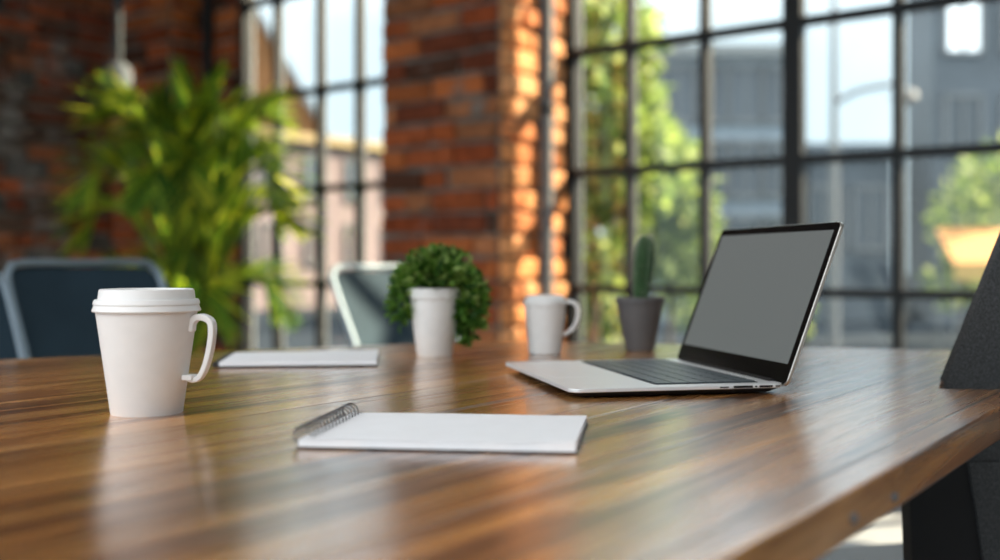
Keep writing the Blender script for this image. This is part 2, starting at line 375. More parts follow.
# conduits on the brickwork
for (t, h, r, lab) in ((.008, .20, .032, 'grey vertical conduit clipped to the sunlit side of the brick pillar'), (-2.70, .04, .034, 'dark vertical pipe on the brickwork beside the left window')):
    p = W(t, h); rt = empty('conduit', p, label=lab, cat='pipe')
    tube(b := bmesh.new(), [(0, 0, 0), (0, 0, H)], r, 16); obj('pipe', b, M_pipe if t > 0 else M_frame, rt, smooth=True)
    for z in (.5, 1.6, 2.8):
        tube(b := bmesh.new(), [(0, 0, z-.015), (0, 0, z+.015)], r+.006, 16); obj('clip', b, M_frame, rt)

# ---------------------------------------------------------------- table
yaw = math.atan2(.82, .572); TC = Vector((-.4, .9, 0))
tab = empty('conference_table', TC, yaw, label='long varnished plank table in warm brown wood, filling the foreground', cat='table')
Ri = Matrix.Rotation(-yaw, 4, 'Z')
def tl(p): v = Ri @ (Vector((p[0], p[1], 0))-TC); return (v.x, v.y)
k = 1.107
A_ = tp(1033, 390); N_ = tp(941, 388.5); Rr = tp(952, 350); B_ = tp(492, 340.5); L_ = tp(0, 359.5)
dr = (L_-B_); L2 = L_+dr*.9
e1 = Vector((.572, .82, 0)).normalized(); P5 = A_-e1*2.3; P4 = Vector((-2.2, .1, 0))
poly = [P5, A_, N_, Rr, B_, L2, P4]
bm = bmesh.new(); prism(bm, [tl(p) for p in poly], TOP-.035, TOP); obj('tabletop', bm, M_wood, tab, bevel=.003)
for px, py in ((.55, .88), (-.02, 1.85), (-1.6, .9), (-.72, -.45)):
    q = tl((px, py)); b = bmesh.new(); box(b, (q[0], q[1], (TOP-.035)/2), (.06, .06, TOP-.035)); obj('leg', b, M_blackm, tab, bevel=.004)
rim_n = Vector((e1.y, -e1.x, 0))
def bolt(px, py):                            # bolts in the edge of the top, found on the edge's vertical face
    for i in range(4000):
        s = i*.0005; q = A_-e1*s
        if 500+F*q.x/q.y <= px: break
    z = EYE+(HY-py)*q.y/F; z = min(max(z, TOP-.028), TOP-.008)
    b = bmesh.new(); tube(b, [(0, 0, 0), (rim_n.x*.003, rim_n.y*.003, 0)], .0035, 16)
    for v in b.verts: v.co = Vector((*tl((q.x+v.co.x, q.y+v.co.y)), z+v.co.z))
    o = obj('bolt', b, M_pipe, tab, smooth=False); o['label'] = 'grey metal bolt in the table edge'
bolt(852, 518); bolt(893, 497)

# ---------------------------------------------------------------- front lidded cup
def ribbon(bm, pts, n_out, w, th):           # flat strip swept along pts (in the plane containing pts); w along n_out
    P = smooth_pts(pts, 6); rings = []
    for i, p in enumerate(P):
        a = P[max(0, i-1)]; b = P[min(len(P)-1, i+1)]; t = (b-a).normalized(); s = t.cross(n_out).normalized()
        tw = th[0]+(th[1]-th[0])*i/(len(P)-1) if isinstance(th, tuple) else th
        rings.append([bm.verts.new(p+n_out*x+s*y) for x, y in ((w/2, tw/2), (-w/2, tw/2), (-w/2, -tw/2), (w/2, -tw/2))])
    for a, b in zip(rings, rings[1:]):
        for k_ in range(4): bm.faces.new((a[k_], a[(k_+1) % 4], b[(k_+1) % 4], b[k_]))
    bm.faces.new(rings[0][::-1]); bm.faces.new(rings[-1]); bmesh.ops.recalc_face_normals(bm, faces=bm.faces)
base = tp(144.5, 417)
s = (base.y+.0415)/F; rb = 34.6*s
cp = Vector(((150-500)*s, base.y+rb-.004, TOP)); s = cp.y/F
cup = empty('coffee_cup', cp, label='large white takeaway cup with lid and strip handle, nearest on the left', cat='cup')
zt = lambda y: EYE-TOP+(HY-y)*s
zr = zt(311)
obj('cup_body', lathe([(rb-.003, .003), (rb-.0005, .0), (rb, .0012), (48.9*s, zr), (47*s, zr), (rb-.002, .004), (0, .004)], 64), M_white, cup, smooth=True)
obj('cup_lid', lathe([(49*s, zt(311.5)), (51.6*s, zt(311.2)), (52.4*s, zt(310)), (51.2*s, zt(307)), (50.4*s, zt(304.8)), (51.2*s, zt(303.6)), (50.6*s, zt(300.5)), (49.6*s, zt(299)), (46.8*s, zt(298.6)), (45.8*s, zt(291)), (45.2*s, zt(289.2)), (44*s, zt(288.7)), (42.4*s, zt(289.3)), (41.6*s, zt(292)), (0, zt(292))], 64), M_lid, cup, smooth=True)
hp = lambda x, y: Vector(((x-144.5)*s, 0, zt(y)))
bm = bmesh.new()
ribbon(bm, [hp(190.5, 331), hp(192, 322), hp(198, 317), hp(206, 317.5), hp(212, 322), hp(213, 333), hp(210.5, 350), hp(206, 366), hp(200.5, 376), hp(194, 379), hp(185, 376.5)], Vector((0, 1, 0)), .011, (.0074, .0050))
obj('cup_handle', bm, M_lid, cup, bevel=.0015)
bm = bmesh.new(); box(bm, ((189.5-144.5)*s, -.0, zt(376.5)), (.011, .017, .0055)); obj('handle_foot', bm, M_lid, cup, bevel=.001)
cup.rotation_euler = (0, 0, -8*D2R)

# ---------------------------------------------------------------- far lidded mug
base = tp(545, 355); rm = .0275; s2 = (base.y+rm)/F
mp = Vector(((545-500)*s2, base.y+rm, TOP)); z2 = lambda y: EYE-TOP+(HY-y)*s2
mug = empty('coffee_cup', mp, label='smaller white lidded cup with ring handle, between the leafy plant and the cactus', cat='cup')
obj('cup_body', lathe([(15*s2, 0), (16*s2, .001), (20.6*s2, z2(305)), (19.6*s2, z2(305)), (15*s2, .004), (0, .004)], 48), M_white, mug, smooth=True)
obj('cup_lid', lathe([(20*s2, z2(306)), (21.6*s2, z2(305)), (21.6*s2, z2(301)), (20*s2, z2(299)), (18.5*s2, z2(296.5)), (15*s2, z2(295)), (0, z2(295))], 48), M_lid, mug, smooth=True)
bm = bmesh.new(); hp2 = lambda x, y: Vector(((x-545)*s2, 0, z2(y)))
tube(bm, smooth_pts([hp2(563, 303), hp2(570, 301.5), hp2(577, 306), hp2(577.5, 317), hp2(573, 328), hp2(565, 334), hp2(559, 335)], 6), .0036, 10)
obj('cup_handle', bm, M_lid, mug, smooth=True)

# ---------------------------------------------------------------- leafy plant in white cup
def leaf_quad(bm, cl, p, d, up, L, w, c):
    sd_ = d.cross(up); sd_ = sd_.normalized() if sd_.length > 1e-5 else d.orthogonal().normalized()
    m = p+d*L*.5; fold = up*w*.25
    v = [bm.verts.new(x) for x in (p, m+sd_*w/2+fold, p+d*L, m-sd_*w/2+fold, m)]
    for f in ((v[0], v[1], v[4]), (v[1], v[2], v[4]), (v[2], v[3], v[4]), (v[3], v[0], v[4])):
        fc = bm.faces.new(f)
        for lp in fc.loops: lp[cl] = (*c, 1)
def rand_dir(r):
    while True:
        v = Vector((r.uniform(-1, 1), r.uniform(-1, 1), r.uniform(-1, 1)))
        if .05 < v.length < 1: return v.normalized()
base = tp(434.5, 357); rp_ = .0285; s3 = (base.y+rp_)/F
pp = Vector(((434.5-500)*s3, base.y+rp_, TOP)); z3 = lambda y: EYE-TOP+(HY-y)*s3
pl = empty('potted_plant', pp, label='bushy small-leaved green plant in a white cup-shaped pot', cat='potted plant')
obj('pot', lathe([(17*s3, 0), (17.6*s3, .0015), (25*s3, z3(299)), (26.6*s3, z3(298)), (27.4*s3, z3(290)), (26.8*s3, z3(288)), (25*s3, z3(288)), (24.5*s3, z3(296)), (0, z3(296))], 48), M_white, pl, smooth=True)
obj('soil', lathe([(24.3*s3, z3(296)+.0005), (24.0*s3, z3(294)), (0, z3(293))], 32), M_soil, pl)
bm = bmesh.new(); cl = bm.loops.layers.float_color.new('Col'); r = random.Random(5)
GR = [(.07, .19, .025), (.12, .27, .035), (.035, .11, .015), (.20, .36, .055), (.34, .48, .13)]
def bush(cx, cy, cz, rx, ry, rz, n, zmin):
    for i in range(n):
        d = rand_dir(r); q = Vector((cx+d.x*rx, cy+d.y*ry, cz+d.z*rz)); rad = .30+.78*r.random()**.6
        q = Vector((cx, cy, cz)).lerp(q, rad)
        if q.z < zmin+.003 and abs(q.x) < 29*s3 and q.y < .028: continue
        dd = (d+rand_dir(r)*.8+Vector((0, 0, .2))).normalized()
        c = r.choice(GR if d.z > 0 or d.x > .3 else GR[:3]); leaf_quad(bm, cl, q, dd, rand_dir(r), r.uniform(.012, .021), r.uniform(.007, .0115), c)  # top and sunward leaves get lighter greens, sunlight painted into their colour
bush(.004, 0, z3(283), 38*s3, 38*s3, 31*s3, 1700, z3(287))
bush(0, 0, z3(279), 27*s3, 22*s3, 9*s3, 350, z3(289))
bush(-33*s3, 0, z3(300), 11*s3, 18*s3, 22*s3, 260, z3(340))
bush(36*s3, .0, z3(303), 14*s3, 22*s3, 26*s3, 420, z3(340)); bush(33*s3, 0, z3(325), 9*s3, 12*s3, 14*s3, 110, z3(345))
obj('foliage', bm, M_leaf, pl)
bm = bmesh.new()
for i in range(16):
    a = r.uniform(0, 6.28); e = Vector((math.cos(a)*.04, math.sin(a)*.04, z3(285+r.uniform(-10, 12))))
    tube(bm, smooth_pts([(math.cos(a)*.012, math.sin(a)*.012, z3(295)), (math.cos(a)*.02, math.sin(a)*.02, z3(284)), e], 3), .0012, 5)
obj('stems', bm, M_stem, pl)

# ---------------------------------------------------------------- cactus in grey pot
base = tp(640, 352); s4 = (base.y+.025)/F; cc = Vector(((640-500)*s4, base.y+.025, TOP)); z4 = lambda y: EYE-TOP+(HY-y)*s4
ca = empty('potted_cactus', cc, label='tall thin cactus in a tapered dark grey pot', cat='potted cactus')
obj('pot', lathe([(13.5*s4, 0), (14.5*s4, .0015), (23.4*s4, z4(303)), (24.6*s4, z4(302)), (24.8*s4, z4(297.5)), (24*s4, z4(297)), (22.6*s4, z4(297.5)), (22*s4, z4(303)), (0, z4(303))], 48), M_greypot, ca, smooth=True)
obj('soil', lathe([(21.9*s4, z4(303)+.0004), (21*s4, z4(301)), (0, z4(300.5))], 32), M_soil, ca)
bm = bmesh.new(); rings = []; NR = 11
prof = [(5.6, 302), (7.4, 290), (8.4, 275), (8.9, 260), (8.6, 249), (7.4, 242), (5, 237.5), (2, 235.6)]
prof = [(Vector((a, b, 0))) for a, b in prof]; prof = smooth_pts(prof, 4)
for i, q in enumerate(prof):
    cx = (640.5-640)*s4+(302-q.y)/66*5.5*s4
    rings.append([bm.verts.new((cx+q.x*s4*(1+.13*math.cos(NR*a*2*math.pi/88))*math.cos(a*2*math.pi/88), q.x*s4*(1+.13*math.cos(NR*a*2*math.pi/88))*math.sin(a*2*math.pi/88), z4(q.y))) for a in range(88)])
for a, b in zip(rings, rings[1:]):
    for i in range(88): bm.faces.new((a[i], a[(i+1) % 88], b[(i+1) % 88], b[i]))
bm.faces.new(rings[-1])
obj('cactus_stem', bm, M_cactus, ca, smooth=True)
bm = bmesh.new()
for i, q in enumerate(prof[1:]):
    cx = .5*s4+(302-q.y)/66*5.5*s4
    for m_ in range(NR):
        a = m_*2*math.pi/NR; rr_ = q.x*s4*1.12; p = Vector((cx+rr_*math.cos(a), rr_*math.sin(a), z4(q.y)))
        for kk in range(1):
            d = (Vector((math.cos(a), math.sin(a), .2))+rand_dir(r)*.8).normalized(); tube(bm, [p, p+d*.0055], [.0003, .0001], 4)
o = obj('spines', bm, M_spine, ca)

# ---------------------------------------------------------------- laptop
LB = Vector((.07926, 1.23741, TOP)); LYAW = .2146; LW_, LD, LH = .3467, .2631, .2060; LEAN = .361
lap = empty('laptop', LB, LYAW, label='open silver laptop with blank grey screen and black bezel', cat='laptop')
bm = bmesh.new(); prism(bm, rrect(0, 0, LD, LW_, .014), .0072, .012); obj('deck', bm, [M_alu], lap, bevel=.0012)
bm = bmesh.new(); a = rrect(.001, .001, LD-.001, LW_-.001, .014); b = rrect(.012, .012, LD-.008, LW_-.012, .016)
lo = [bm.verts.new((x, y, .0018)) for x, y in b]; hi = [bm.verts.new((x, y, .0072)) for x, y in a]
for i in range(len(a)): bm.faces.new((lo[i], lo[(i+1) % len(a)], hi[(i+1) % len(a)], hi[i]))
bm.faces.new(lo[::-1]); bm.faces.new(hi); obj('bottom_shell', bm, M_blackm, lap)  # black colour paints the shadow band under the deck
for x in (.03, LD-.03):
    for y in (.03, LW_-.03): obj('rubber_foot', lathe([(.007, 0), (.007, .0019), (0, .0019)], 20, c=(x, y, 0)), M_blackm, lap)
KX0, KX1, KY0, KY1 = .108, .238, .020, LW_-.020
bm = bmesh.new(); prism(bm, rrect(KX0, KY0, KX1, KY1, .003), .0120, .0123); kt = obj('keyboard_tray', bm, M_blackm, lap)
keyme = {}
rows = [14, 14, 14, 13, 12]; dx = (KX1-KX0-.004)/6
def key(x0, x1, y0, y1):
    kk = (round(x1-x0, 4), round(y1-y0, 4))
    if kk not in keyme:
        b = bmesh.new(); prism(b, rrect(-kk[0]/2, -kk[1]/2, kk[0]/2, kk[1]/2, .0018, 3), 0, .0013); q = obj('key', b, M_key, lap); keyme[kk] = q
    else:
        q = keyme[kk].copy(); col.objects.link(q); q.parent = lap
    q.location = ((x0+x1)/2, (y0+y1)/2, .01235)
for i in range(6):
    x0 = KX1-.002-(i+1)*dx; n = [14, 14, 14, 13, 12, 9][i]
    units = [1]*n
    if i == 1: units[-1] = 1.5
    if i == 2: units[0] = 1.5
    if i == 3: units[0] = 1.7; units[-1] = 1.8
    if i == 4: units[0] = 2.3; units[-1] = 2.2
    if i == 5: units = [1, 1, 1, 1.2, 5.2, 1.2, 1, 1, 1]
    tot = sum(units); y = KY1-.002; sc_ = (KY1-KY0-.004)/tot
    for u in units:
        key(x0+.001, x0+dx-.001, y-u*sc_+.001, y-.001); y -= u*sc_
bm = bmesh.new(); prism(bm, rrect(.015, LW_/2-.052, .098, LW_/2+.052, .004), .0120, .01212); obj('trackpad', bm, M_alu, lap)
for nm, x0, x1, z0, z1 in (('port', .197, .221, .0083, .0109), ('port', .2295, .246, .0084, .0108), ('port', .224, .2265, .0088, .0104), ('port', .250, .2555, .0088, .0102), ('port', .180, .191, .0088, .0102)):
    bm = bmesh.new(); box(bm, ((x0+x1)/2, -.0000, (z0+z1)/2), (x1-x0, .0008, z1-z0)); obj(nm, bm, M_black, lap)
tube(bm := bmesh.new(), [(LD-.003, .03, .0105), (LD-.003, LW_-.03, .0105)], .0045, 16); obj('hinge', bm, M_blackm, lap, smooth=True)
lid = Matrix.Translation((LD-.001, 0, .0115)) @ Matrix.Rotation(LEAN, 4, 'Y')       # lid frame: x = thickness (outwards), y = width, z = up the lid
def lidpart(nm, y0, z0, y1, z1, r_, x0, x1, m, bev=0, lab=None):
    bm = bmesh.new(); q = rrect(y0, z0, y1, z1, r_)
    a = [bm.verts.new(lid @ Vector((x0, y, z))) for y, z in q]; b = [bm.verts.new(lid @ Vector((x1, y, z))) for y, z in q]
    bm.faces.new(a[::-1]); bm.faces.new(b)
    for i in range(len(q)): bm.faces.new((a[i], a[(i+1) % len(q)], b[(i+1) % len(q)], b[i]))
    bmesh.ops.recalc_face_normals(bm, faces=bm.faces); o = obj(nm, bm, m, lap, bevel=bev)
    if lab: o['label'] = lab
    return o
lidpart('lid', 0, -.002, LW_, LH, .009, .0012, .0058, M_alu_edge, .001, 'silver lid shell')
lidpart('bezel', .0012, -.001, LW_-.0012, LH-.0012, .008, 0, .0013, M_black, 0, 'glossy black screen border')
lidpart('screen', .0105, .024, LW_-.0105, LH-.0115, .0008, -.0004, .0002, M_screen, 0, 'blank grey display')

# ---------------------------------------------------------------- notebooks
def quadpts(cs, z): return [tp(px, py, z) for px, py in cs]
Q = quadpts([(297, 438), (577, 443.5), (588, 415), (352, 411)], .009)
nb = empty('spiral_notebook', (Q[0]+Q[1]+Q[2]+Q[3])/4-Vector((0, 0, .009)), label='open spiral-bound notepad with blank white pages, nearest the front', cat='notebook')
loc = lambda p: (p.x-nb.location.x, p.y-nb.location.y)
ql = [Vector((*loc(p), 0)) for p in Q]
def bil(u, v): return ql[0]*(1-u)*(1-v)+ql[1]*u*(1-v)+ql[2]*u*v+ql[3]*(1-u)*v
def sheet(name, z0, z1, m, inset=0, lift=0.0):
    bm = bmesh.new(); nx, ny = 30, 10; top = {}; bot = {}
    for i in range(nx+1):
        for j in range(ny+1):
            u = inset+(1-2*inset)*i/nx; v = inset+(1-2*inset)*j/ny; p = bil(u, v)
            dz = lift*(max(0, u-.72)/.28)**2*(.4+.6*(1-v)) + lift*.25*math.sin(u*3.1)
            top[i, j] = bm.verts.new((p.x, p.y, z1+dz)); bot[i, j] = bm.verts.new((p.x, p.y, z0+(dz*.15 if lift else 0)))
    for i in range(nx):
        for j in range(ny):
            bm.faces.new((top[i, j], top[i+1, j], top[i+1, j+1], top[i, j+1])); bm.faces.new((bot[i, j], bot[i, j+1], bot[i+1, j+1], bot[i+1, j]))
    for i in range(nx):
        bm.faces.new((bot[i, 0], bot[i+1, 0], top[i+1, 0], top[i, 0])); bm.faces.new((bot[i+1, ny], bot[i, ny], top[i, ny], top[i+1, ny]))
    for j in range(ny):
        bm.faces.new((bot[0, j+1], bot[0, j], top[0, j], top[0, j+1])); bm.faces.new((bot[nx, j], bot[nx, j+1], top[nx, j+1], top[nx, j]))
    return obj(name, bm, m, nb, smooth=False)
sheet('back_cover', .0005, .0018, M_dark).__setitem__('label', 'dark board cover under the pages')
sheet('page_block', .0018, .0068, M_paper, .004, .0015); sheet('top_page', .0074, .0078, M_paper, .004, .0022)
bm = bmesh.new(); pts = []; a0, a1 = bil(.022, .03), bil(.022, .97); ax = (a1-a0); wd = (ql[1]-ql[0]).normalized(); turns = 15
for i in range(turns*14+1):
    f = i/(turns*14); a = f*turns*2*math.pi; c = a0+ax*f; pts.append(c+wd*(math.cos(a)*.0085-.003)+Vector((0, 0, .0095+math.sin(a)*.0085)))
tube(bm, pts, .0008, 6); o = obj('spiral_binding', bm, M_wire, nb, smooth=True); o['label'] = 'dark wire coil'
# the pad further back
Q2 = quadpts([(219, 364), (377, 362.5), (378, 351.5), (235, 354)], .006)
c2 = (Q2[0]+Q2[1]+Q2[2]+Q2[3])/4; pad = empty('notepad', (c2.x, c2.y, TOP), label='thin white notepad with dark cover lying between the front cup and leafy plant', cat='notebook')
pq = [(p.x-c2.x, p.y-c2.y) for p in Q2]
bm = bmesh.new(); prism(bm, [(x*1.01, y*1.02) for x, y in pq], .0004, .0024); obj('back_cover', bm, M_dark, pad)
bm = bmesh.new(); prism(bm, pq, .0024, .0085); obj('page_block', bm, M_paper, pad, bevel=.0006)
bm = bmesh.new(); d = Vector((pq[3][0]-pq[0][0], pq[3][1]-pq[0][1], 0))
p0 = Vector((pq[0][0], pq[0][1], 0)); tube(bm, [p0+d*.0+Vector((-.006, 0, .005)), p0+d*1.0+Vector((-.006, 0, .005))], .0045, 10); obj('binding', bm, M_dark, pad)

# ---------------------------------------------------------------- chairs at the far side
def shell_chair(name, loc_, rz, label):
    root = empty(name, loc_, rz, label=label, cat='chair', group='slate shell chairs behind the table')
    w, wb = .21, .205; zb, zt_ = .50, .912; lean = math.tan(29*D2R); yb = .22
    P = lambda x, z: Vector((x, yb+(z-zb)*lean, z))
    # panel
    bm = bmesh.new(); nx, nz_ = 16, 12; g = {}
    out = []
    for i in range(nx+1):
        for j in range(nz_+1):
            u = -1+2*i/nx; v = j/nz_; ww = wb+(w-wb)*v
            z = zb+(zt_-.012-zb)*v - (.03*max(0, abs(u)-.86)/.14*max(0, v-.8)/.2)
            p = P(u*ww*.985, z)+Vector((0, .028*(1-u*u), 0)); g[i, j, 0] = bm.verts.new(p); g[i, j, 1] = bm.verts.new(p+Vector((0, .007, -.002)))
    for i in range(nx):
        for j in range(nz_):
            bm.faces.new([g[a] for a in ((i, j, 0), (i+1, j, 0), (i+1, j+1, 0), (i, j+1, 0))]); bm.faces.new([g[a] for a in ((i, j, 1), (i, j+1, 1), (i+1, j+1, 1), (i+1, j, 1))])
    for i in range(nx):
        bm.faces.new([g[a] for a in ((i, 0, 0), (i, 0, 1), (i+1, 0, 1), (i+1, 0, 0))]); bm.faces.new([g[a] for a in ((i, nz_, 0), (i+1, nz_, 0), (i+1, nz_, 1), (i, nz_, 1))])
    for j in range(nz_):
        bm.faces.new([g[a] for a in ((0, j, 0), (0, j+1, 0), (0, j+1, 1), (0, j, 1))]); bm.faces.new([g[a] for a in ((nx, j, 0), (nx, j, 1), (nx, j+1, 1), (nx, j+1, 0))])
    bmesh.ops.recalc_face_normals(bm, faces=bm.faces); obj('backrest', bm, M_chair, root, smooth=True)
    # frame round the backrest, running down into the seat
    pts = [Vector((-wb, .12, .44)), P(-wb, .50), P(-w, .70), P(-w, .86), P(-w+.012, .895), P(-w+.045, .912)]
    pts = pts+[Vector((0, P(0, .912).y+.026, .912))]+[Vector((-p.x, p.y, p.z)) for p in reversed(pts)]
    bm = bmesh.new(); tube(bm, smooth_pts(pts, 5), .0095, 10); obj('back_frame', bm, M_chrome, root, smooth=True)
    bm = bmesh.new(); prism(bm, rrect(-.22, -.22, .22, .20, .06), .435, .47); obj('seat', bm, M_chair, root, bevel=.012)
    for sx_ in (-1, 1):
        for sy in (-1, 1):
            bm = bmesh.new(); tube(bm, [(sx_*.19, sy*.17, .44), (sx_*.225, sy*.215, 0.0)], [.012, .009], 10); obj('leg', bm, M_chrome, root, smooth=True)
    return root
def chair_at(px, Y, rz, label, sc_=1.0):
    c = at(px, 257, Y); d = Vector((-math.sin(rz), math.cos(rz), 0))*.446*sc_
    q = shell_chair('shell_chair', (c.x-d.x, c.y-d.y, 0), rz, label); q.scale = (sc_,)*3; return q
chair_at(84, 2.85, 48*D2R, 'slate chair with pale metal rim behind the front coffee cup', .99)
chair_at(382, 3.3, 48*D2R, 'slate chair with pale metal rim behind the bushy potted plant', .975)
chair_at(-88, 2.5, 48*D2R, 'slate chair cut off by the left edge of the photo', .97)

# ---------------------------------------------------------------- mesh office chair on the right
oc = empty('office_chair', (0.80, 1.62, 0), 14*D2R, label='black mesh-backed office chair at the right end of the table', cat='chair')
Mi = (Matrix.Translation(oc.location) @ Matrix.Rotation(14*D2R, 4, 'Z')).inverted()
TLp = at(1019, 200, 1.385); MLp = at(905, 480, 1.475); 
wdir = Vector((math.cos(14*D2R), math.sin(14*D2R), 0))
def back_pt(s_, u):                           # s 0 bottom .. 1 top, u 0 left .. 1 right
    l = MLp.lerp(TLp, s_); wd_ = .46+(.28-.46)*s_; bow = .035*math.sin(math.pi*u)
    return Mi @ (l+wdir*wd_*u+Vector((wdir.y, -wdir.x, 0))*-bow*-1)
def grid_panel(name, fn, s0, s1, u0, u1, th, m, ns=14, nu=10, parent=None):
    bm = bmesh.new(); g = {}
    for i in range(ns+1):
        for j in range(nu+1):
            p = fn(s0+(s1-s0)*i/ns, u0+(u1-u0)*j/nu); g[i, j, 0] = bm.verts.new(p); g[i, j, 1] = bm.verts.new(p+Vector((0, th, 0)))
    for i in range(ns):
        for j in range(nu):
            bm.faces.new([g[a] for a in ((i, j, 0), (i+1, j, 0), (i+1, j+1, 0), (i, j+1, 0))]); bm.faces.new([g[a] for a in ((i, j, 1), (i, j+1, 1), (i+1, j+1, 1), (i+1, j, 1))])
        bm.faces.new([g[a] for a in ((i, 0, 0), (i, 0, 1), (i+1, 0, 1), (i+1, 0, 0))]); bm.faces.new([g[a] for a in ((i, nu, 0), (i+1, nu, 0), (i+1, nu, 1), (i, nu, 1))])
    for j in range(nu):
        bm.faces.new([g[a] for a in ((0, j, 0), (0, j+1, 0), (0, j+1, 1), (0, j, 1))]); bm.faces.new([g[a] for a in ((ns, j, 0), (ns, j, 1), (ns, j+1, 1), (ns, j+1, 0))])
    bmesh.ops.recalc_face_normals(bm, faces=bm.faces); return obj(name, bm, m, parent, smooth=False, bevel=0)
grid_panel('backrest', back_pt, 0, 1, 0, 1, .012, M_mesh, parent=oc)
low = lambda s_, u: back_pt(.02, u)+Vector((0, -.004+.008*s_, -.155*s_))+Vector((.012*s_*(1-2*u), 0, 0))
grid_panel('lower_back_shell', low, -.18, 1, 0, 1, .02, M_blackm, parent=oc)
st = lambda s_, u: low(s_, .17+.10*u+.05*s_)+Vector((0, -.006, 0))
grid_panel('mesh_strip', st, -.12, 1, 0, 1, .005, M_mesh, parent=oc, nu=4)
top_ = [back_pt(1, u/8) for u in range(9)]; bm = bmesh.new(); tube(bm, [p+Vector((0, .006, 0)) for p in top_], .010, 10); obj('top_rail', bm, M_blackm, oc, smooth=True)
bm = bmesh.new(); prism(bm, rrect(-.33, -.17, .27, .33, .12, 10), .375, .415); obj('seat', bm, mat('dark_seat', (.035, .042, .05), .45, noise=(20, .2)), oc, bevel=.016)
sxx = (back_pt(0, .5)).x
bm = bmesh.new(); tube(bm, [(sxx, .05, .34), (sxx, -.10, .34), (sxx, -.19, .42), (sxx, back_pt(0, .5).y-.004, .60)], .018, 10); obj('back_bracket', bm, M_blackm, oc, smooth=True)
bm = bmesh.new(); tube(bm, [(0, .06, .10), (0, .06, .30), (0, .06, .30), (0, .06, .38)], [.03, .03, .018, .018], 16); obj('gas_column', bm, M_blackm, oc, smooth=True)
for i in range(5):
    a = i*72*D2R+.5; e = Vector((math.cos(a)*.29, .06+math.sin(a)*.29, 0))
    bm = bmesh.new(); tube(bm, [(0, .06, .11), (e.x, e.y, .07)], [.026, .014], 10); g_ = obj('base_arm', bm, M_blackm, oc, smooth=True)
    bm = bmesh.new(); q = Vector((-math.sin(a), math.cos(a), 0))*.022; tube(bm, [e-q+Vector((0, 0, .03)), e+q+Vector((0, 0, .03))], .03, 16); tube(bm, [e+Vector((0, 0, .03)), e+Vector((0, 0, .07))], .006, 8); obj('caster', bm, M_blackm, g_, smooth=False)

# ---------------------------------------------------------------- palm in the corner
pc = at(193, 262, 5.75); palm = empty('potted_palm', (pc.x-.03, pc.y, 0), label='tall feathery green palm in a terracotta pot beside the left window', cat='potted palm')
obj('pot', lathe([(.13, 0), (.135, .01), (.185, .36), (.205, .365), (.205, .42), (.18, .42), (.175, .38), (0, .38)], 40), M_terra, palm, smooth=True)
obj('soil', lathe([(.172, .381), (.165, .39), (0, .395)], 32), M_soil, palm)
r = random.Random(21)
PG = [(.15, .29, .03), (.09, .20, .02), (.30, .42, .03), (.55, .58, .04), (.04, .11, .014)]
def frond(az, reach, top, z0, droop, nl, ll):
    top -= .09
    bm = bmesh.new(); cl = bm.loops.layers.float_color.new('Col'); d = Vector((math.cos(az), math.sin(az), 0))
    b0 = d*.04+UP*.38; pts = smooth_pts([b0, b0+d*reach*.12+UP*(top-.38)*.45, b0+d*reach*.45+UP*(top-.38)*.85, b0+d*reach*.78+UP*(top-.38)*.98-UP*droop*.15, b0+d*reach+UP*(top-.38-droop)], 10)
    n = len(pts); tube(bm, pts, [.009-.007*i/n for i in range(n)], 5)
    for f in bm.faces:
        for lp in f.loops: lp[cl] = (.13, .20, .03, 1)
    tone = r.random()
    for i in range(nl):
        f = .30+.70*i/(nl-1); x = f*(n-1); k_ = min(n-2, int(x)); p = pts[k_].lerp(pts[k_+1], x-k_); t = (pts[k_+1]-pts[k_]).normalized()
        side = t.cross(UP); side = side.normalized() if side.length > .1 else d.cross(UP).normalized()
        for sg in (-1, 1):
            L = ll*(.45+.75*math.sin(math.pi*min(1, (f-.22)/.8)))*r.uniform(.85, 1.1); dd = (side*sg*.62+t*r.uniform(1.0, 1.5)+UP*r.uniform(.05, .35)).normalized()
            wv = r.uniform(.012, .020); c = list(r.choice(PG)); kk = .75+.6*tone; c = [x_*kk for x_ in c]
            nn = (dd.cross(t)*sg).normalized() if dd.cross(t).length > .01 else UP
            s_ = nn.cross(dd).normalized(); prev = None
            for q in range(5):
                g_ = q/4; pt = p+dd*L*g_-UP*L*.12*g_*g_; ww = wv*(.5+1.0*math.sin(math.pi*(.12+.80*g_)))*.36
                if q == 4: ww = .001
                cur = (bm.verts.new(pt+s_*ww), bm.verts.new(pt-s_*ww))
                if prev:
                    fc = bm.faces.new((prev[0], prev[1], cur[1], cur[0]))
                    for lp in fc.loops: lp[cl] = (*c, 1)
                prev = cur
    obj('frond', bm, M_leaf, palm)
spec = []
for i in range(9): spec.append((i*40*D2R+r.uniform(-.3, .3), r.uniform(.22, .42), r.uniform(1.58, 1.78), .08))
for i in range(9): spec.append((i*40*D2R+.35+r.uniform(-.3, .3), r.uniform(.42, .58), r.uniform(1.25, 1.60), .2))
for i in range(7): spec.append((i*51*D2R+.1+r.uniform(-.3, .3), r.uniform(.35, .58), r.uniform(.80, 1.15), .22))
spec += [(math.pi*.98, .40, 1.80, .05), (0.05, .40, 1.80, .06), (-.3, .60, 1.28, .10), (math.pi*1.1, .30, 1.82, .04), (5.2, .22, 1.84, .04)]
for az, reach, top, dr_ in spec: frond(az, reach, top, 0, dr_, 44, .27)

